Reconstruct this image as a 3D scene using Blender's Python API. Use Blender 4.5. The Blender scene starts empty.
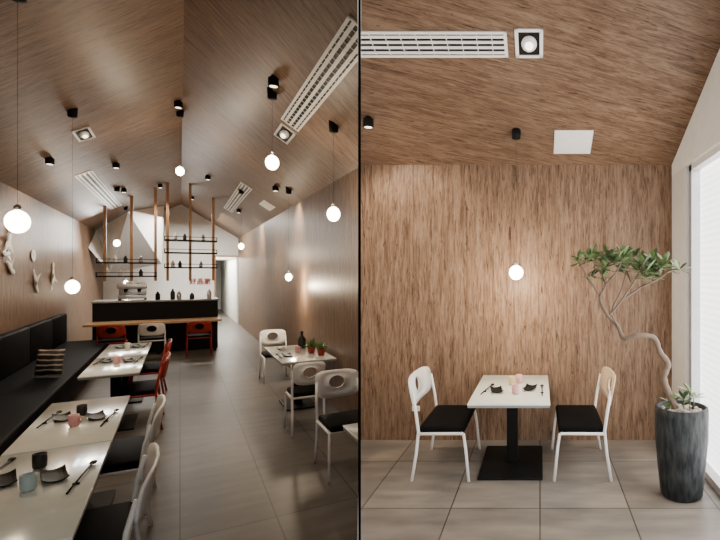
import bpy, bmesh, math, random
from mathutils import Matrix, Vector
random.seed(7)
R=math.radians
TH=math.atan2(360,520)
ML=Matrix.Rotation(TH,4,'Z')          # dining hall axis
I4=Matrix.Identity(4)

# ------------------------------------------------ materials
def mat(name,col,rough=.5,metal=0,emit=None,es=0,spec=.5,trans=0,coat=0):
    m=bpy.data.materials.new(name); m.use_nodes=True
    nt=m.node_tree; b=nt.nodes['Principled BSDF']
    b.inputs['Roughness'].default_value=rough
    b.inputs['Metallic'].default_value=metal
    b.inputs['Specular IOR Level'].default_value=spec
    b.inputs['Base Color'].default_value=(*col,1)
    if emit: 
        b.inputs['Emission Color'].default_value=(*emit,1); b.inputs['Emission Strength'].default_value=es
    if coat: b.inputs['Coat Weight'].default_value=coat
    n=nt.nodes.new('ShaderNodeTexNoise'); n.inputs['Scale'].default_value=9
    tc=nt.nodes.new('ShaderNodeTexCoord'); nt.links.new(tc.outputs['Object'],n.inputs['Vector'])
    r=nt.nodes.new('ShaderNodeValToRGB')
    r.color_ramp.elements[0].color=(*[c*.9 for c in col],1); r.color_ramp.elements[1].color=(*[min(1,c*1.08) for c in col],1)
    nt.links.new(n.outputs['Fac'],r.inputs['Fac']); nt.links.new(r.outputs['Color'],b.inputs['Base Color'])
    return m
def wood(name,rot=(0,0,0),sc=(15,15,1.35),dark=(.062,.035,.021),mid=(.17,.102,.064),light=(.315,.21,.14),rough=.42,seam=None):
    m=bpy.data.materials.new(name); m.use_nodes=True
    nt=m.node_tree; N=nt.nodes; Lk=nt.links; b=N['Principled BSDF']; b.inputs['Roughness'].default_value=rough; b.inputs['Specular IOR Level'].default_value=.14
    tc=N.new('ShaderNodeTexCoord')
    m1=N.new('ShaderNodeMapping'); m1.inputs['Rotation'].default_value=rot; Lk.new(tc.outputs['Object'],m1.inputs['Vector'])
    m2=N.new('ShaderNodeMapping'); m2.inputs['Scale'].default_value=sc; Lk.new(m1.outputs['Vector'],m2.inputs['Vector'])
    n1=N.new('ShaderNodeTexNoise'); n1.inputs['Scale'].default_value=1.3; n1.inputs['Detail'].default_value=9; n1.inputs['Roughness'].default_value=.7; n1.inputs['Distortion'].default_value=1.0
    Lk.new(m2.outputs['Vector'],n1.inputs['Vector'])
    n2=N.new('ShaderNodeTexNoise'); n2.inputs['Scale'].default_value=4.2; n2.inputs['Detail'].default_value=7; n2.inputs['Roughness'].default_value=.75; n2.inputs['Distortion'].default_value=.6
    Lk.new(m2.outputs['Vector'],n2.inputs['Vector'])
    mx=N.new('ShaderNodeMix'); mx.data_type='FLOAT'; mx.inputs[0].default_value=.5
    Lk.new(n1.outputs['Fac'],mx.inputs[2]); Lk.new(n2.outputs['Fac'],mx.inputs[3])
    r=N.new('ShaderNodeValToRGB'); e=r.color_ramp.elements
    e[0].position=.37; e[0].color=(*dark,1); e[1].position=.63; e[1].color=(*light,1)
    x=e.new(.47); x.color=(*mid,1)
    Lk.new(mx.outputs[0],r.inputs['Fac'])
    # dark pore flecks
    n3=N.new('ShaderNodeTexNoise'); n3.inputs['Scale'].default_value=3.1; n3.inputs['Detail'].default_value=4; n3.inputs['Roughness'].default_value=.6; n3.inputs['Distortion'].default_value=1.5
    Lk.new(m2.outputs['Vector'],n3.inputs['Vector'])
    r3=N.new('ShaderNodeValToRGB'); f=r3.color_ramp.elements; f[0].position=.34; f[0].color=(.35,.32,.30,1); f[1].position=.42; f[1].color=(1,1,1,1)
    Lk.new(n3.outputs['Fac'],r3.inputs['Fac'])
    mm=N.new('ShaderNodeMix'); mm.data_type='RGBA'; mm.blend_type='MULTIPLY'; mm.inputs[0].default_value=1
    Lk.new(r.outputs['Color'],mm.inputs[6]); Lk.new(r3.outputs['Color'],mm.inputs[7]); Lk.new(mm.outputs[2],b.inputs['Base Color'])
    return m
def tiles(name,w,h,k=1.0):
    m=bpy.data.materials.new(name); m.use_nodes=True
    nt=m.node_tree; N=nt.nodes; Lk=nt.links; b=N['Principled BSDF']
    tc=N.new('ShaderNodeTexCoord'); br=N.new('ShaderNodeTexBrick'); br.offset=0.0; br.squash=1
    br.inputs['Scale'].default_value=1; br.inputs['Brick Width'].default_value=w; br.inputs['Row Height'].default_value=h
    br.inputs['Mortar Size'].default_value=.006; br.inputs['Mortar Smooth'].default_value=.1
    br.inputs['Color1'].default_value=(.158*k,.140*k,.122*k,1); br.inputs['Color2'].default_value=(.215*k,.190*k,.165*k,1); br.inputs['Mortar'].default_value=(.05*k,.045*k,.04*k,1)
    Lk.new(tc.outputs['Object'],br.inputs['Vector'])
    mp=N.new('ShaderNodeMapping'); mp.inputs['Scale'].default_value=(1,3.2,1); Lk.new(tc.outputs['Object'],mp.inputs['Vector'])
    n=N.new('ShaderNodeTexNoise'); n.inputs['Scale'].default_value=2.0; n.inputs['Detail'].default_value=8; Lk.new(mp.outputs['Vector'],n.inputs['Vector'])
    r=N.new('ShaderNodeValToRGB'); r.color_ramp.elements[0].position=.3; r.color_ramp.elements[0].color=(.72,.72,.72,1); r.color_ramp.elements[1].position=.7; r.color_ramp.elements[1].color=(1.18,1.15,1.1,1)
    Lk.new(n.outputs['Fac'],r.inputs['Fac'])
    mx=N.new('ShaderNodeMix'); mx.data_type='RGBA'; mx.blend_type='MULTIPLY'; mx.inputs[0].default_value=1
    Lk.new(br.outputs['Color'],mx.inputs[6]); Lk.new(r.outputs['Color'],mx.inputs[7]); Lk.new(mx.outputs[2],b.inputs['Base Color'])
    b.inputs['Roughness'].default_value=.4; b.inputs['Specular IOR Level'].default_value=.2
    return m
WALLW=wood('wood_veneer_wall')
CEILA=wood('wood_veneer_ceiling_a',rot=(0,0,R(28)),sc=(1.35,14,14))
CEILB=wood('wood_veneer_ceiling_b',rot=(0,0,R(-28)),sc=(1.35,14,14))
CEILR=wood('wood_veneer_ceiling_c',rot=(0,0,R(-20)),sc=(1.3,13,13),dark=(.055,.031,.019),mid=(.145,.086,.054),light=(.27,.178,.118))
TILEL=tiles('floor_tile_hall',.62,1.5,.66)
TILER=tiles('floor_tile_room',.72,1.05,1.15)
WHITE=mat('white_paint',(.90,.89,.87),.4)
TOP=mat('white_glass_top',(.86,.91,.83),.15,coat=.3)
EDGE=mat('table_edge_grey',(.25,.26,.25),.4)
BLACK=mat('black_metal',(.007,.007,.007),.5,spec=.12)
MATTE=mat('black_matte',(.004,.004,.004),1,spec=0)
LEATH=mat('black_leather',(.006,.006,.0065),.6,spec=.03)
GREYW=mat('window_frame_grey',(.72,.71,.69),.5)
PLAST=mat('plaster_white',(.84,.83,.80),.7)
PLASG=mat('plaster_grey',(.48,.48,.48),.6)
RED=mat('red_enamel',(.33,.032,.022),.4,spec=.3)
BEIGE=mat('birch_ply',(.70,.53,.36),.45)
STEEL=mat('brushed_steel',(.55,.55,.56),.3,.9)
GLOBE=mat('lamp_glass',(1,.9,.75),.3,emit=(1,.85,.64),es=22)
SPOTE=mat('spot_bulb',(1,.9,.8),.3,emit=(1,.88,.7),es=4)
PINK=mat('pink_ceramic',(.72,.36,.36),.35)
BLUE=mat('pale_blue_ceramic',(.45,.58,.58),.35)
OLIVE=mat('dark_ceramic',(.025,.025,.022),.45,spec=.3)
GOLD=mat('yellow_ceramic',(.6,.45,.22),.35)
BARK=mat('bark',(.15,.105,.075),.85)
SOIL=mat('soil_pebbles',(.40,.34,.28),.9)
LEAF=mat('leaf_green',(.12,.185,.06),.45)
LEAF2=mat('leaf_dark_green',(.055,.095,.037),.45)
DOORG=mat('corridor_dark',(.10,.08,.06),.5)
LEDGE=wood('counter_wood',sc=(1.2,18,18),dark=(.22,.12,.06),mid=(.45,.28,.15),light=(.6,.4,.24))
SLAT=wood('post_wood',sc=(18,18,1.2),dark=(.22,.11,.06),mid=(.42,.24,.13),light=(.5,.32,.2))
CONC=bpy.data.materials.new('dark_stone_pot'); CONC.use_nodes=True
nt=CONC.node_tree; b=nt.nodes['Principled BSDF']; b.inputs['Roughness'].default_value=.6; b.inputs['Specular IOR Level'].default_value=.2
tc=nt.nodes.new('ShaderNodeTexCoord'); mp=nt.nodes.new('ShaderNodeMapping'); mp.inputs['Scale'].default_value=(18,18,5); nz=nt.nodes.new('ShaderNodeTexNoise'); nz.inputs['Scale'].default_value=1.5; nz.inputs['Detail'].default_value=8
nt.links.new(tc.outputs['Object'],mp.inputs['Vector']); nt.links.new(mp.outputs['Vector'],nz.inputs['Vector']); rr=nt.nodes.new('ShaderNodeValToRGB'); rr.color_ramp.elements[0].position=.35; rr.color_ramp.elements[0].color=(.010,.012,.013,1); rr.color_ramp.elements[1].position=.75; rr.color_ramp.elements[1].color=(.048,.052,.054,1)
nt.links.new(nz.outputs['Fac'],rr.inputs['Fac']); nt.links.new(rr.outputs['Color'],b.inputs['Base Color'])
bp=nt.nodes.new('ShaderNodeBump'); bp.inputs['Strength'].default_value=.4; bp.inputs['Distance'].default_value=.02; nt.links.new(nz.outputs['Fac'],bp.inputs['Height']); nt.links.new(bp.outputs['Normal'],b.inputs['Normal'])
BLIND=bpy.data.materials.new('backlit_blind'); BLIND.use_nodes=True
nt=BLIND.node_tree; b=nt.nodes['Principled BSDF']; tc=nt.nodes.new('ShaderNodeTexCoord'); wv=nt.nodes.new('ShaderNodeTexWave'); wv.bands_direction='Z'; wv.inputs['Scale'].default_value=5
nt.links.new(tc.outputs['Object'],wv.inputs['Vector']); rr=nt.nodes.new('ShaderNodeValToRGB'); rr.color_ramp.elements[0].color=(.82,.84,.86,1); rr.color_ramp.elements[1].color=(1,1,1,1)
nt.links.new(wv.outputs['Fac'],rr.inputs['Fac']); nt.links.new(rr.outputs['Color'],b.inputs['Emission Color']); nt.links.new(rr.outputs['Color'],b.inputs['Base Color']); b.inputs['Emission Strength'].default_value=3.2
STRIPE=bpy.data.materials.new('striped_fabric'); STRIPE.use_nodes=True
nt=STRIPE.node_tree; b=nt.nodes['Principled BSDF']; tc=nt.nodes.new('ShaderNodeTexCoord'); wv=nt.nodes.new('ShaderNodeTexWave'); wv.bands_direction='Z'; wv.inputs['Scale'].default_value=4.5; wv.inputs['Distortion'].default_value=2.5
nt.links.new(tc.outputs['Object'],wv.inputs['Vector']); rr=nt.nodes.new('ShaderNodeValToRGB'); rr.color_ramp.interpolation='CONSTANT'; rr.color_ramp.elements[0].color=(.012,.012,.012,1); rr.color_ramp.elements[1].position=.8; rr.color_ramp.elements[1].color=(.4,.33,.27,1)
nt.links.new(wv.outputs['Fac'],rr.inputs['Fac']); nt.links.new(rr.outputs['Color'],b.inputs['Base Color'])

# ------------------------------------------------ mesh builder
class Ob:
    def __init__(s,name): s.name=name; s.bm=bmesh.new(); s.mats=[]
    def mi(s,m):
        if m not in s.mats: s.mats.append(m)
        return s.mats.index(m)
    def add(s,verts,faces,m,smooth=False):
        vs=[s.bm.verts.new(v) for v in verts]; k=s.mi(m)
        for f in faces:
            try:
                F=s.bm.faces.new([vs[i] for i in f]); F.material_index=k; F.smooth=smooth
            except ValueError: pass
    def box(s,c,d,m,rot=None,bev=0):
        t=bmesh.new(); bmesh.ops.create_cube(t,size=1)
        bmesh.ops.scale(t,vec=d,verts=t.verts)
        if bev: bmesh.ops.bevel(t,geom=t.edges[:],offset=bev,segments=3,affect='EDGES',profile=.5)
        if rot is not None: bmesh.ops.transform(t,matrix=rot,verts=t.verts)
        bmesh.ops.translate(t,vec=c,verts=t.verts); s._merge(t,m,bool(bev))
    def _merge(s,t,m,smooth):
        t.verts.ensure_lookup_table(); t.verts.index_update()
        s.add([v.co.copy() for v in t.verts],[[v.index for v in f.verts] for f in t.faces],m,smooth); t.free()
    def box2(s,lo,hi,m,bev=0):
        s.box([(a+b)/2 for a,b in zip(lo,hi)],[b-a for a,b in zip(lo,hi)],m,None,bev)
    def sph(s,c,r,m,seg=20,rings=14):
        t=bmesh.new(); bmesh.ops.create_uvsphere(t,u_segments=seg,v_segments=rings,radius=1)
        if not hasattr(r,'__len__'): r=(r,r,r)
        bmesh.ops.scale(t,vec=r,verts=t.verts); bmesh.ops.translate(t,vec=c,verts=t.verts); s._merge(t,m,True)
    def tube(s,pts,rad,m,n=10):
        pts=[Vector(p) for p in pts]; rs=rad if hasattr(rad,'__len__') else [rad]*len(pts)
        V=[];F=[]; up=None
        for i,p in enumerate(pts):
            d=(pts[min(i+1,len(pts)-1)]-pts[max(i-1,0)]).normalized()
            if up is None: up=d.orthogonal().normalized()
            u=(up-d*up.dot(d)); u=u.normalized() if u.length>1e-5 else d.orthogonal().normalized(); up=u; w=d.cross(u)
            for k in range(n):
                a=2*math.pi*k/n; V.append(p+(u*math.cos(a)+w*math.sin(a))*rs[i])
        for i in range(len(pts)-1):
            for k in range(n): F.append([i*n+k,i*n+(k+1)%n,(i+1)*n+(k+1)%n,(i+1)*n+k])
        F.append(list(range(n))[::-1]); F.append([(len(pts)-1)*n+k for k in range(n)])
        s.add(V,F,m,True)
    def lathe(s,c,prof,m,n=28):
        V=[];F=[]
        for r,z in prof:
            for k in range(n):
                a=2*math.pi*k/n; V.append((c[0]+r*math.cos(a),c[1]+r*math.sin(a),c[2]+z))
        for i in range(len(prof)-1):
            for k in range(n): F.append([i*n+k,i*n+(k+1)%n,(i+1)*n+(k+1)%n,(i+1)*n+k])
        F.append(list(range(n))[::-1])
        F.append([(len(prof)-1)*n+k for k in range(n)])
        s.add(V,F,m,True)
    def poly(s,pts,m): s.add(pts,[list(range(len(pts)))],m)
    def done(s,M=I4,clip=None):
        bm=s.bm
        if clip: # keep the hall side (-1) or the room side (+1) of the partition
            Mi=M.inverted(); off=.012*clip
            nW=Vector((1,.3471,0)).normalized()
            co=Mi@(nW*off); no=(Mi.to_3x3()@nW)
            bmesh.ops.bisect_plane(bm,geom=bm.verts[:]+bm.edges[:]+bm.faces[:],plane_co=co,plane_no=no,clear_outer=clip<0,clear_inner=clip>0)
        me=bpy.data.meshes.new(s.name); bm.to_mesh(me); bm.free()
        for m in s.mats: me.materials.append(m)
        o=bpy.data.objects.new(s.name,me); bpy.context.collection.objects.link(o); o.matrix_world=M
        return o
T=lambda a,b,c=0:Matrix.Translation((a,b,c))
def Z(d): return Matrix.Rotation(R(d),4,'Z')

# ------------------------------------------------ HALL shell (local a,b,z)
AL,AR,RID,WZ,RZ,BE=-2.1,1.8,.03,3.2,4.35,22.5
o=Ob('floor'); o.box2((-2.3,-2,-.1),(1.95,33,0),TILEL); o.done(ML,clip=-1)
o=Ob('wall_left'); o.box2((AL-.12,-1,0),(AL,BE,WZ),WALLW); o.done(ML)
o=Ob('wall_right'); o.box2((AR,5,0),(AR+.12,BE,WZ),WALLW); o.done(ML,clip=-1)
def zceil(a): return RZ-(RID-a)*(RZ-WZ)/(RID-AL) if a<RID else RZ-(a-RID)*(RZ-WZ)/(AR-RID)
SL=math.atan2(RZ-WZ,RID-AL); SR=math.atan2(RZ-WZ,AR-RID)
WL=math.hypot(RZ-WZ,RID-AL); WR=math.hypot(RZ-WZ,AR-RID)
ML_L=ML@T(RID,0,RZ)@Matrix.Rotation(-SL,4,'Y')
ML_R=ML@T(RID,0,RZ)@Matrix.Rotation(SR,4,'Y')
o=Ob('ceiling'); o.box2((-WL-.1,1.5,0),(0,BE,.08),CEILA); o.done(ML_L)
o=Ob('ceiling'); o.box2((0,1.5,0),(WR+.1,BE,.08),CEILB); o.done(ML_R,clip=-1)
o=Ob('wall_back')
CA,CB,CZ=1.08,1.76,2.5
for y in (BE,):
    o.poly([(AL,y,0),(CA,y,0),(CA,y,zceil(CA)),(RID,y,RZ),(AL,y,WZ)],PLAST)
    o.poly([(CA,y,CZ),(CB,y,CZ),(CB,y,zceil(CB)),(CA,y,zceil(CA))],PLAST)
    o.poly([(CB,y,0),(AR,y,0),(AR,y,WZ),(CB,y,zceil(CB))],PLAST)
o.done(ML)
o=Ob('wall_corridor'); 
o.box2((CA-.1,BE+.02,0),(CA,32,CZ),PLAST); o.box2((CB,BE+.02,0),(CB+.1,32,CZ),PLAST); o.box2((CA,31.9,0),(CB,32,CZ),PLAST); o.done(ML)
o=Ob('ceiling'); o.box2((CA-.1,BE+.02,CZ),(CB+.1,32,CZ+.1),PLAST); o.done(ML)
o=Ob('door_1'); o.box2((CA+.02,31.80,0),(CA+.34,31.88,2.1),DOORG); o.tube([(CA+.3,31.77,1),(CA+.3,31.77,1.15)],.015,STEEL); o.done(ML)
o=Ob('trim_1'); o.box2((CA-.05,BE-.05,0),(CA,BE-.005,CZ+.05),SLAT); o.box2((CA-.05,BE-.05,CZ),(CB,BE-.005,CZ+.05),SLAT); o.done(ML)
o=Ob('folded_ceiling_panel')
A=(-2.08,20.5,3.19);B=(-1.2,18.6,3.62);C=(-.42,20.8,4.08);D=(-1.75,20.5,1.9);E=(-.5,21.3,2.2);F_=(-2.09,19.0,2.6)
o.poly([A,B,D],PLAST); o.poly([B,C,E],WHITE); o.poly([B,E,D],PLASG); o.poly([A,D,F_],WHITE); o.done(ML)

# added black divider between two separate views; unseen wood and plaster sides bounce light
th=math.atan(.3471); MP=Matrix.Rotation(th,4,'Z')
o=Ob('added_partition'); L1=1.6/math.cos(th); L2=6.36/math.cos(th)
o.box2((-.0040,L1,0),(.0040,L2,5.4),MATTE)
o.poly([(-.0042,L1+.3,0),(-.0042,L2,0),(-.0042,L2,5.4),(-.0042,L1+.3,5.4)],WALLW)
o.poly([(.0042,L1+.3,0),(.0042,L2,0),(.0042,L2,5.4),(.0042,L1+.3,5.4)],PLAST)
o.done(MP)

# ------------------------------------------------ SIDE ROOM shell
YW=5.916; XW=1.5; CS=.41; Z0=3.13
o=Ob('floor'); o.poly([(-.3471*6+.01,6,0),(3,6,0),(3,-3,0),(1.05,-3,0)],TILER); o.done()
o=Ob('wall_front'); o.box2((-.3471*YW,YW,0),(XW+.3,YW+.1,Z0+.05),WALLW); o.done()
ang=math.atan(CS)
MR=T(0,YW,Z0)@Matrix.Rotation(-ang,4,'X')
o=Ob('ceiling'); o.box2((-2.3,-5.3,0),(XW+.01,.05,.08),CEILR); o.done(MR,clip=1)
cz=lambda y: Z0+CS*(YW-y)
o=Ob('wall_window')
WT=3.0; wy=5.34
o.box2((XW,wy,0),(XW+.2,YW,WT),GREYW)
o.add([(XW,YW,WT),(XW,1,WT),(XW,1,cz(1)),(XW,YW,cz(YW)),(XW+.2,YW,WT),(XW+.2,1,WT),(XW+.2,1,cz(1)),(XW+.2,YW,cz(YW))],[[0,1,2,3],[7,6,5,4],[0,4,5,1]],PLAST)
o.box2((XW,1,0),(XW+.2,2.6,WT),PLAST)
o.done()
o=Ob('window_1')
o.box2((XW+.03,wy-.09,0),(XW+.12,wy,WT),STEEL); o.box2((XW+.03,2.6,0),(XW+.12,wy,.07),GREYW); o.box2((XW+.03,2.6,WT-.06),(XW+.12,wy,WT),GREYW)
o.box2((XW+.13,2.6,0.02),(XW+.15,wy,WT),BLIND); o.done()

# ------------------------------------------------ object makers
def panel(o,W,y,z0,H,m,hole=.05,tilt=-.05,curve=.05,th=.016):
    n=40; V=[]
    def P(x,z,t): 
        return (x, y-curve*(1-(2*x/W)**2)+tilt*((z-z0)/H)+t, z)
    loops=[]
    for t in (0,th):
        outer=[];inner=[]
        for k in range(n):
            a=2*math.pi*k/n; c,s_=math.cos(a),math.sin(a)
            ex=.45
            x=W/2*math.copysign(abs(c)**ex,c); z=z0+H/2+H/2*math.copysign(abs(s_)**ex,s_)
            x*= 1-.10*(z0+H-z)/H
            outer.append(P(x,z,t)); inner.append(P(hole*1.25*c,z0+H*.56+hole*s_,t))
        mid=[tuple((Vector(a_)*.5+Vector(b_)*.5)) for a_,b_ in zip(outer,inner)]
        mid=[P(v[0],v[2],t) for v in mid]
        loops.append((outer,mid,inner))
    V=[];F=[]
    for (a_,b_,c_) in loops: V+=a_+b_+c_
    for L in (0,3*n):
        for r_ in (0,1):
            for k in range(n):
                q=[L+r_*n+k,L+r_*n+(k+1)%n,L+(r_+1)*n+(k+1)%n,L+(r_+1)*n+k]
                F.append(q if L else q[::-1])
    for k in range(n):
        F.append([k,(k+1)%n,3*n+(k+1)%n,3*n+k]); F.append([2*n+k,2*n+(k+1)%n,5*n+(k+1)%n,5*n+k])
    o.add(V,F,m,True)
def chair(M,W=.45,D=.42,H=.86,frame=WHITE,back=None,clip=None,hole=.055):
    back=back or frame
    o=Ob('dining_chair'); w=W/2; d=D/2; r=.014
    for sx in (-1,1):
        o.tube([(sx*(w+.01),-d-.06,0),(sx*w,-d-.02,.25),(sx*w,-d+.0,.45),(sx*w,-d-.02,.60),(sx*w*.97,-d-.06,H-.10)],r,frame)
        o.tube([(sx*(w+.01),d+.04,0),(sx*w,d+.01,.3),(sx*w*.98,d-.01,.425),(sx*w*.98,d-.05,.43),(sx*w,-d,.43)],r,frame)
    o.tube([(-w,-d,.43),(w,-d,.43)],r*.9,frame); o.tube([(-w,d-.03,.43),(w,d-.03,.43)],r*.9,frame)
    o.box((0,0,.462),(W*.96,D*1.02,.06),LEATH,bev=.026)
    panel(o,W*1.06,-d-.045,H-.27,.27,back,hole=hole)
    return o.done(M,clip)
def table(M,x0,x1,y0,y1,clip=None,base=(.30,.45)):
    o=Ob('dining_table'); cx=(x0+x1)/2; cy=(y0+y1)/2
    o.box2((x0,y0,.735),(x1,y1,.75),TOP,.004); o.box2((x0+.004,y0+.004,.715),(x1-.004,y1-.004,.734),EDGE)
    o.box2((cx-.055,cy-.055,.02),(cx+.055,cy+.055,.715),BLACK,.008)
    o.box2((cx-.2,cy-.3,.695),(cx+.2,cy+.3,.714),BLACK)
    o.box2((cx-base[0],cy-base[1],0),(cx+base[0],cy+base[1],.022),BLACK,.006)
    return o.done(M,clip)
def cup(M,m,r=.034,h=.085,handle=True):
    o=Ob('tea_cup'); o.lathe((0,0,0),[(r*.82,0),(r*.95,.008),(r,h*.5),(r*.98,h),(r*.88,h),(r*.86,.012),(.001,.01)],m)
    if handle: o.tube([(r*.95,0,h*.8),(r*1.55,0,h*.72),(r*1.6,0,h*.4),(r*.95,0,h*.25)],.005,m)
    o.done(M)
def dish(M,w=.10,l=.15):
    o=Ob('square_dish'); n=6;V=[];F=[]
    for t in (0,.006):
        for i in range(n+1):
            for j in range(n+1):
                u=2*i/n-1; v=2*j/n-1; V.append((u*w/2,v*l/2,.002+t+.018*(u*u*v*v)+.006*max(abs(u),abs(v))**4))
    q=(n+1)**2
    for b0 in (0,q):
        for i in range(n):
            for j in range(n):
                f=[b0+i*(n+1)+j,b0+(i+1)*(n+1)+j,b0+(i+1)*(n+1)+j+1,b0+i*(n+1)+j+1]; F.append(f if b0 else f[::-1])
    rim=[(i,0) for i in range(n)]+[(n,j) for j in range(n)]+[(i,n) for i in range(n,0,-1)]+[(0,j) for j in range(n,0,-1)]
    rim=[i*(n+1)+j for i,j in rim]
    for k in range(len(rim)): a_,b_=rim[k],rim[(k+1)%len(rim)]; F.append([a_,b_,b_+q,a_+q])
    o.add(V,F,BLACK,False); o.done(M)
def spoon(M,L=.24):
    o=Ob('spoon'); o.tube([(0,-L/2,.008),(0,0,.012),(0,L/2-.03,.01)],[.005,.005,.006],BLACK); o.sph((0,L/2,.011),(.018,.034,.009),BLACK)
    o.box((0,-L*.18,.004),(.03,.02,.008),BLACK,bev=.002); o.done(M)
def pendant(M,zc,ztop,r=.075,rz=1.0,power=6,tilt=0):
    o=Ob('pendant_lamp'); o.sph((0,0,zc),(r,r,r*rz),GLOBE)
    o.lathe((0,0,zc+r*rz-.006),[(.022,0),(.022,.03),(.008,.045)],STEEL,16)
    o.tube([(0,0,zc+r*rz+.03),(0,0,ztop-.04)],.0011,BLACK,6)
    o.lathe((0,0,ztop-.09),[(.03,0),(.045,.008),(.05,.13)],BLACK,20)
    ob=o.done(M)
    l=bpy.data.lights.new('pendant_bulb','POINT'); l.energy=power; l.color=(1,.80,.56); l.shadow_soft_size=r
    lo=bpy.data.objects.new('pendant_bulb',l); bpy.context.collection.objects.link(lo); lo.parent=ob; lo.location=(0,0,zc-r*rz-.09)
def spot(M,ztop,power=30,r=.05,ang=95,aim=(0,0,-1)):
    o=Ob('ceiling_spotlight'); o.lathe((0,0,ztop-.10),[(r*.95,0),(r,.01),(r,.08),(r*.5,.10),(r*.3,.16)],BLACK,24)
    o.lathe((0,0,ztop-.103),[(r*.7,0),(r*.7,.002)],SPOTE,20)
    ob=o.done(M)
    if power<=0: return
    l=bpy.data.lights.new('spot_bulb','SPOT'); l.energy=power; l.color=(1,.85,.66); l.spot_size=R(ang); l.spot_blend=.7; l.shadow_soft_size=.06
    lo=bpy.data.objects.new('spot_bulb',l); bpy.context.collection.objects.link(lo); lo.parent=ob; lo.location=(0,0,ztop-.13)
    lo.rotation_euler=Vector(aim).to_track_quat('-Z','Y').to_euler()
def vent(M,w,l,clip=None,n=3):
    o=Ob('air_vent'); f=.025
    o.box2((-w/2,-l/2,-.012),(-w/2+f,l/2,0),WHITE); o.box2((w/2-f,-l/2,-.012),(w/2,l/2,0),WHITE)
    o.box2((-w/2,-l/2,-.012),(w/2,-l/2+f,0),WHITE); o.box2((-w/2,l/2-f,-.012),(w/2,l/2,0),WHITE)
    o.box2((-w/2+f,-l/2+f,-.004),(w/2-f,l/2-f,-.001),BLACK)
    for i in range(n): 
        x=-w/2+f+(i+.5)*(w-2*f)/n; o.box((x,0,-.009),((w-2*f)/n*.5,l-2*f,.006),WHITE)
    k=int(l/.12)
    for i in range(1,k): o.box((0,-l/2+i*l/k,-.007),(w-2*f,.006,.004),WHITE)
    return o.done(M,clip)
def sqlight(M,w,l):
    o=Ob('recessed_square_downlight'); f=.028
    o.box2((-w/2,-l/2,-.012),(-w/2+f,l/2,0),WHITE); o.box2((w/2-f,-l/2,-.012),(w/2,l/2,0),WHITE)
    o.box2((-w/2,-l/2,-.012),(w/2,-l/2+f,0),WHITE); o.box2((-w/2,l/2-f,-.012),(w/2,l/2,0),WHITE)
    o.box2((-w/2+f,-l/2+f,-.004),(w/2-f,l/2-f,-.001),BLACK)
    o.sph((0,0,-.01),(w*.28,l*.28,.03),WHITE); o.sph((0,0,-.03),(w*.16,l*.16,.02),SPOTE)
    o.done(M)

# ------------------------------------------------ HALL furniture
o=Ob('banquette_bench')
o.box2((AL+.01,2.5,.12),(-1.25,14.8,.45),LEATH,.03)
b0=2.5
while b0<14.7:
    b1=min(b0+1.8,14.8); o.box2((AL+.01,b0+.005,.45),(AL+.13,b1-.005,1.04),LEATH,.03); b0=b1
o.box2((AL+.05,2.5,0),(-1.35,14.75,.12),BLACK); o.done(ML)
o=Ob('throw_pillow')
n=12;V=[];F=[]
for s_ in (-1,1):
    for i in range(n+1):
        for j in range(n+1):
            u=2*i/n-1;v=2*j/n-1; e=(1-u**4)*(1-v**4); V.append((u*.17*(1-.07*(1-v*v)),s_*.08*e**.6,v*.19*(1-.07*(1-u*u))))
q=(n+1)**2
for s_ in (0,q):
    for i in range(n):
        for j in range(n):
            f=[s_+i*(n+1)+j,s_+(i+1)*(n+1)+j,s_+(i+1)*(n+1)+j+1,s_+i*(n+1)+j+1]; F.append(f if s_==0 else f[::-1])
o.add(V,F,STRIPE,True); o.done(ML@T(-1.50,9.9,.645)@Z(-25)@Matrix.Rotation(R(-12),4,'X'))
TA0,TA1=-.93,-.385
for y0,y1 in ((3.02,4.61),(4.63,6.22),(7.6,9.19),(9.21,10.8)): table(ML,TA0,TA1,y0,y1,base=(.2,.4))
for b_ in (3.72,5.3): chair(ML@T(-.42,b_)@Z(90),W=.80,D=.36,H=.85,hole=.07)
for b_ in (8.2,9.9): chair(ML@T(-.42,b_)@Z(90),W=.80,D=.36,H=.86,frame=RED,hole=.07)
for a_,m in ((-1.18,RED),(-.50,WHITE),(.36,RED)): chair(ML@T(a_,14.3),W=.46,D=.5,H=.82,frame=m,hole=.07)
table(ML,1.07,1.74,7.35,9.05,base=(.2,.35))
chair(ML@T(1.40,10.3)@Z(180),W=.42,D=.5,H=.86,hole=.07)
chair(ML@T(1.25,6.85),W=.35,D=.42,H=.86,hole=.06)
chair(ML@T(1.33,5.25)@Z(180),W=.42,D=.5,H=.90,clip=-1,hole=.06)
table(ML,1.01,1.7,2.4,4.08,clip=-1,base=(.15,.3))
tz=.752
for a_,b_ in ((-.545,5.40),(-.76,5.50),(-.58,3.95),(-.80,4.02),(-.55,8.6),(-.78,8.7),(-.56,10.2),(-.76,10.25)): dish(ML@T(a_,b_,tz)@Z(12),.11,.24)
for a_,b_ in ((-.46,5.3),(-.84,5.5),(-.455,3.85),(-.87,4.2),(-.45,8.6),(-.86,8.7),(-.45,10.2)): spoon(ML@T(a_,b_,tz)@Z(-6),.5)
cup(ML@T(-.655,5.2,tz),PINK); cup(ML@T(-.68,4.2,tz),OLIVE,handle=False); cup(ML@T(-.66,3.8,tz),BLUE,handle=False); cup(ML@T(-.65,5.55,tz),OLIVE,handle=False)
cup(ML@T(-.66,8.5,tz),PINK); cup(ML@T(-.66,10.1,tz),WHITE)
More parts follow.
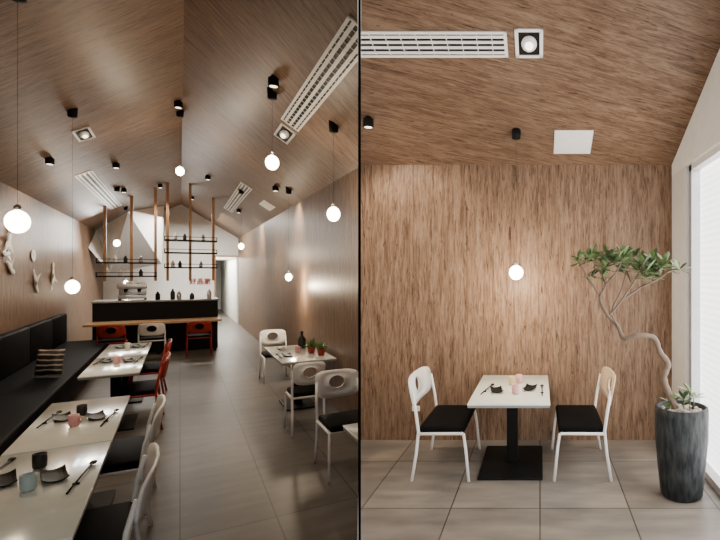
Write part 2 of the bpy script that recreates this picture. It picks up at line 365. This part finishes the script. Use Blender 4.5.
for a_,b_ in ((1.62,7.7),(1.55,8.0)):
    o=Ob('potted_succulent'); o.lathe((0,0,0),[(.04,0),(.055,.08),(.058,.09),(.05,.09),(.045,.07)],RED)
    for k in range(34):
        t=random.random()*6.28; e=random.uniform(.3,1.4); L=random.uniform(.08,.15); d=Vector((math.cos(t)*math.cos(e),math.sin(t)*math.cos(e),math.sin(e)))
        o.tube([Vector((0,0,.08)),Vector((0,0,.08))+d*L*.6,Vector((0,0,.08))+d*L],[.008,.013,.002],LEAF,6)
    o.done(ML@T(a_,b_,tz))
o=Ob('sauce_bottle'); o.lathe((0,0,0),[(.05,0),(.055,.01),(.055,.14),(.02,.19),(.02,.24),(.024,.24),(.024,.26)],OLIVE); o.done(ML@T(1.53,8.6,tz))
dish(ML@T(1.22,7.9,tz),.11,.24); dish(ML@T(1.25,8.6,tz),.11,.24); spoon(ML@T(1.12,7.9,tz),.4); cup(ML@T(1.40,8.2,tz),PINK)

def bird(b_,z_,s,rot):
    o=Ob('bird_wall_ornament'); o.sph((0,0,0),(.02,.16*s,.045*s),WHITE); o.sph((0,.17*s,.03*s),(.018,.05*s,.035*s),WHITE)
    for sg in (-1,1): o.add([(0,-.05*s,0),(0,.08*s,0),(.05,-.05*s,sg*.15*s+.02)],[[0,1,2],[2,1,0]],WHITE)
    o.add([(0,-.12*s,0),(0,-.27*s,.06*s),(0,-.24*s,-.05*s),(.01,-.2*s,0)],[[0,1,3],[0,3,2]],WHITE)
    o.done(ML@T(AL+.022,b_,z_)@Matrix.Rotation(R(rot),4,'X'))
for q in ((10.75,2.36,1.3,40),(10.85,1.98,1.1,-30),(10.7,2.18,.9,10),(12.5,1.75,1.2,-60),(14.0,1.83,1.3,70)): bird(*q)
o=Ob('wall_plate'); o.lathe((0,0,0),[(.05,0),(.10,.012),(.105,.016),(.09,.018),(.04,.008)],WHITE)
o.done(ML@T(AL+.002,12.4,2.2)@Matrix.Rotation(R(90),4,'Y')@Matrix.Scale(1.6,4,(0,1,0)))

for a_,b_,z_,r_,p in ((-.91,4.94,2.25,.066,18),(-1.02,8.0,1.74,.066,16),(0,9.5,3.43,.055,22),(.81,6.2,3.08,.066,20),(1.35,5.83,2.53,.066,16),(1.55,9.9,1.83,.055,52),(-1.11,14.3,2.54,.06,20),(1.07,12.7,2.47,.055,28),(-1.2,17.9,1.63,.06,12)):
    pendant(ML@T(a_,b_),z_,zceil(a_),r=r_,rz=1.18,power=p)
for a_,b_,p,aim in ((.77,5.8,60,(.3,.3,-1)),(-.02,8.9,60,(0,0,-1)),(-.92,11.7,150,(-.75,0,-1)),(-1.02,14.7,130,(-.6,0,-1)),(1.40,10.3,130,(.5,.2,-1)),(.5,13.5,60,(0,0,-1)),(-.4,16,90,(0,0,-1)),(1.25,15.5,230,(.6,.3,-1)),(.3,18.5,0,(0,0,-1)),(-1.5,9.9,80,(-.5,0,-1))): spot(ML@T(a_,b_),zceil(a_),p,aim=aim,ang=100)
def onL(a_,b_): return ML_L@T(-(RID-a_)/math.cos(SL),b_,0)
def onR(a_,b_): return ML_R@T((a_-RID)/math.cos(SR),b_,0)
vent(onR(1.08,5.3),.23,3.0,clip=-1); vent(onR(1.1,14.4),.24,5.0); vent(onL(-1.355,14.5),.26,5.6)
sqlight(onL(-1.06,9.2),.2,.62); sqlight(onR(1.09,7.25),.2,.62)
o=Ob('access_panel'); o.box2((-.13,-.4,-.012),(.13,.4,0),WHITE,.004); o.done(onR(1.55,12.6))

o=Ob('bar_counter')
o.box2((-1.74,14.9,.72),(.84,15.75,.77),LEDGE,.006)
o.box2((-1.6,15.5,0),(.78,15.6,.72),BLACK); o.box2((-1.66,15.7,0),(.80,16.6,1.20),BLACK); o.box2((-1.68,15.68,1.20),(.82,16.65,1.24),EDGE,.004)
for x in (-1.5,-.4,.7): o.box2((x-.03,15.0,0),(x+.03,15.06,.72),BLACK)
o.done(ML)
o=Ob('back_counter'); o.box2((-.45,21.7,0),(1.0,22.4,.95),WHITE); o.box2((-.47,21.66,.95),(1.02,22.42,1.0),STEEL); o.done(ML)
o=Ob('espresso_machine'); z=1.24
o.box2((-1.22,15.95,z+.04),(-.68,16.3,z+.12),STEEL,.01); o.box2((-1.22,16.15,z+.12),(-.68,16.32,z+.3),STEEL,.01); o.box2((-1.24,15.95,z+.28),(-.66,16.32,z+.40),STEEL,.015)
for x in (-1.08,-.82): o.lathe((x,16.08,z+.2),[(.035,0),(.04,.08)],BLACK,16); o.tube([(x,16.06,z+.22),(x,15.86,z+.20)],.012,BLACK); 
for x in (-1.2,-.7): 
    o.tube([(x,16,z),(x,16,z+.04)],.02,BLACK); o.tube([(x,16.28,z),(x,16.28,z+.04)],.02,BLACK)
for k in range(5): o.lathe((-1.15+k*.1,16.1,z+.40),[(.03,0),(.035,.05),(.03,.05),(.025,.01)],WHITE,14)
o.done(ML)
for a_,m,h in ((-.15,OLIVE,.26),(-.02,STEEL,.2),(.25,OLIVE,.16),(.62,STEEL,.24),(-.45,BLACK,.2)):
    o=Ob('counter_jar'); o.lathe((0,0,0),[(.045,0),(.05,.01),(.05,h*.7),(.022,h*.85),(.022,h),(.001,h)],m,20); o.done(ML@T(a_,15.9,1.242))
def shelf(b_,posts,x0,x1,zs,bot=1.25):
    o=Ob('hanging_shelf')
    for x in posts: o.box2((x-.03,b_-.035,bot),(x+.03,b_+.035,zceil(x)+.02),SLAT)
    for z in zs:
        o.box2((x0,b_-.2,z),(x1,b_+.2,z+.035),BLACK)
        for x in (x0+.01,x1-.01): o.box2((x-.01,b_-.2,z),(x+.01,b_-.18,z+.12),BLACK)
        o.box2((x0,b_-.2,z+.10),(x1,b_-.185,z+.115),BLACK)
    o.done(ML)
shelf(16.35,(-.26,.22,.73),-.33,.81,(2.02,2.40,2.72),1.7); shelf(16.4,(-1.5,-.99,-.51),-1.65,-.48,(1.80,2.13),1.7)
for k,(a_,z_) in enumerate(((-.1,2.755),(.1,2.755),(.5,2.755),(-.15,2.055),(.0,2.055),(.45,2.055),(-1.3,2.165),(-1.1,2.165),(-.8,2.165),(-1.2,1.835),(-.8,1.835))):
    o=Ob('shelf_jar'); o.lathe((0,0,0),[(.035,0),(.04,.01),(.04,.1),(.02,.13),(.02,.16)],[WHITE,OLIVE,STEEL][k%3],16); o.done(ML@T(a_,16.3,z_+.001))
tcu=bpy.data.curves.new('wall_lettering','FONT'); tcu.body='\u597d\u54c1\u5bb6'; tcu.size=.22; tcu.extrude=.015; tcu.align_x='CENTER'
to=bpy.data.objects.new('wall_lettering',tcu); bpy.context.collection.objects.link(to); tcu.materials.append(RED)
to.matrix_world=ML@T(.60,22.46,1.53)@Matrix.Rotation(R(90),4,'X')

# ------------------------------------------------ SIDE ROOM objects
table(I4,-.64,.09,4.56,5.86,base=(.30,.45))
chair(T(-.90,5.17)@Z(-90),W=.84,D=.42,H=.92,hole=.07)
chair(T(.38,5.17)@Z(90),W=.84,D=.42,H=.92,back=BEIGE,hole=.07)
dish(T(-.42,5.05,tz)@Z(10),.11,.22); dish(T(-.10,5.15,tz)@Z(-10),.11,.22); spoon(T(-.52,5.1,tz)@Z(-10),.42); spoon(T(.02,5.05,tz),.42)
cup(T(-.235,4.95,tz),PINK,handle=False); cup(T(-.29,5.35,tz),GOLD,handle=False); cup(T(-.22,5.45,tz),PINK,handle=False)
pendant(T(-.245,5.35),1.905,cz(5.35),r=.073,rz=1,power=50)
onC=lambda x,y: MR@T(x,-(YW-y)/math.cos(ang),0)
vent(onC(-.95,4.30)@Z(90),.27,1.36,clip=1,n=4)
sqlight(onC(-.09,4.29),.23,.30)
o=Ob('access_panel'); o.box2((-.2,-.2,-.012),(.2,.2,0),WHITE,.004); o.done(onC(.35,5.52))
o=Ob('wall_outlet'); o.box2((-.045,-.012,-.03),(.045,-.001,.03),WHITE,.004); o.box2((-.03,-.014,-.014),(-.004,-.012,.014),GREYW); o.box2((.004,-.014,-.014),(.03,-.012,.014),GREYW); o.done(T(-1.41,YW,.36))
spot(T(-1.70,5.15),cz(5.15),90,ang=105,aim=(.3,.6,-1))

# plant
PX,PY=1.21,4.45; S=117.
def W(px,py,dy=0): return Vector(((px-540)/S,PY+dy,1.9+(273-py)/S))
o=Ob('potted_tree')
o.lathe((PX,PY,0),[(.155,0),(.175,.02),(.20,.25),(.222,.5),(.225,.70),(.222,.76),(.195,.76),(.19,.71)],CONC,40)
o.lathe((PX,PY,.69),[(.192,0),(.10,.03),(.001,.035)],SOIL,24)
for k in range(60):
    t=random.random()*6.28; q=random.random()**.5*.17; s_=random.uniform(.012,.028); o.sph((PX+q*math.cos(t),PY+q*math.sin(t),.725),(s_,s_,s_*.7),SOIL,8,6)
def branch(pts,r0,r1):
    P=[pts[0]]+pts+[pts[-1]]; out=[]
    for i in range(1,len(P)-2):
        for k in range(6):
            t=k/6; p0,p1,p2,p3=P[i-1],P[i],P[i+1],P[i+2]
            out.append(.5*((2*p1)+(p2-p0)*t+(2*p0-5*p1+4*p2-p3)*t*t+(-p0+3*p1-3*p2+p3)*t**3))
    out.append(pts[-1]); n=len(out)
    o.tube(out,[(r0+(r1-r0)*i/(n-1))*(1+.10*math.sin(i*1.9)) for i in range(n)],BARK,8); return out
branch([W(676,408),W(669,394),W(664,378),W(668,364),W(660,352),W(654,338),W(638,335,-.03),W(624,338),W(618,326,.03),W(607,314),W(600,300,-.02),W(601,294)],.031,.015)
tw=[]
starts=[((600,296),(592,284),(584,272),(578,263),-.1),((600,296),(606,284),(600,268),(597,260),.15),((609,316),(620,302),(634,280),(640,266),-.08),((622,300),(642,287),(655,276),(664,268),.1),
        ((604,286),(614,274),(618,264),(620,258),-.2),((632,283),(628,270),(636,262),(650,260),.22),((594,286),(588,276),(606,264),(610,260),.1),((642,287),(658,278),(668,270),(675,270),-.15),((618,326),(612,312),(622,290),(628,268),.05)]
for a_,b_,c_,d_,dy in starts:
    branch([W(*a_),W(*b_,dy*.3),W(*c_,dy*.7),W(*d_,dy)],.010,.005); tw.append(W(*d_,dy))
def leaf(p,d,L,w,m):
    d=d.normalized(); side=d.cross(Vector((0,0,1))); side=side.normalized() if side.length>.05 else Vector((1,0,0)); nn=side.cross(d)
    V=[p,p+d*L*.35+side*w*.38+nn*w*.1,p+d*L*.72+side*w*.5+nn*w*.1,p+d*L,p+d*L*.72-side*w*.5+nn*w*.1,p+d*L*.35-side*w*.38+nn*w*.1,p+d*L*.4,p+d*L*.75]
    o.add(V,[[0,1,6],[1,2,7,6],[2,3,7],[3,4,7],[4,5,6,7],[5,0,6]],m,True)
def rosette(c,n,L):
    for k in range(n):
        t=random.random()*6.283; e=random.uniform(-.45,1.2); d=Vector((math.cos(t)*math.cos(e),math.sin(t)*math.cos(e),math.sin(e)*.85))
        leaf(c,d,L*random.uniform(.8,1.15),L*.34,random.choice([LEAF,LEAF,LEAF2]))
cs=list(tw)
for _ in range(32):
    x=random.uniform(584,670); top=252+abs(x-622)*.14; y=random.uniform(top+1,top+24); cs.append(W(x,y,random.uniform(-.28,.28)))
for c in cs:
    near=min(tw,key=lambda q:(q-c).length)
    if (near-c).length>.03: o.tube([near-Vector((0,0,.03)),(near+c)/2-Vector((0,0,.02)),c],[.006,.005,.004],BARK,5)
    rosette(c,10,.125)
for px,py in ((672,403),(690,392),(684,400),(694,398)):
    o.tube([W(px,410),W(px,py)],.005,LEAF2,5); rosette(W(px,py),9,.11)
o.done()

# ------------------------------------------------ lights
def area(name,M,size,sy,e,col):
    l=bpy.data.lights.new(name,'AREA'); l.shape='RECTANGLE'; l.size=size; l.size_y=sy; l.energy=e; l.color=col
    ob=bpy.data.objects.new(name,l); bpy.context.collection.objects.link(ob); ob.matrix_world=M
area('window_daylight',T(XW-.02,3.9,1.6)@Matrix.Rotation(R(90),4,'Y'),2.6,2.4,65,(1,.98,.95))
area('kitchen_light',ML@T(.3,19.5,3.7),1.6,2.5,330,(1,.94,.84))
area('kitchen_light',ML@T(-1.3,17.8,2.9)@Matrix.Rotation(R(-50),4,'X'),1.0,1.0,50,(1,.96,.9))
area('corridor_light',ML@T(1.42,25,2.45),.4,4,150,(1,.96,.86))
w=bpy.data.worlds.new('World'); bpy.context.scene.world=w; w.use_nodes=True
w.node_tree.nodes['Background'].inputs[0].default_value=(1,.96,.91,1); w.node_tree.nodes['Background'].inputs[1].default_value=.95

cam=bpy.data.cameras.new('camera'); co=bpy.data.objects.new('camera',cam); bpy.context.collection.objects.link(co)
cam.lens=26; cam.sensor_width=36; cam.shift_x=-.25; cam.shift_y=3/720; cam.clip_start=.05
co.location=(0,0,1.9); co.rotation_euler=(R(90),0,0); bpy.context.scene.camera=co
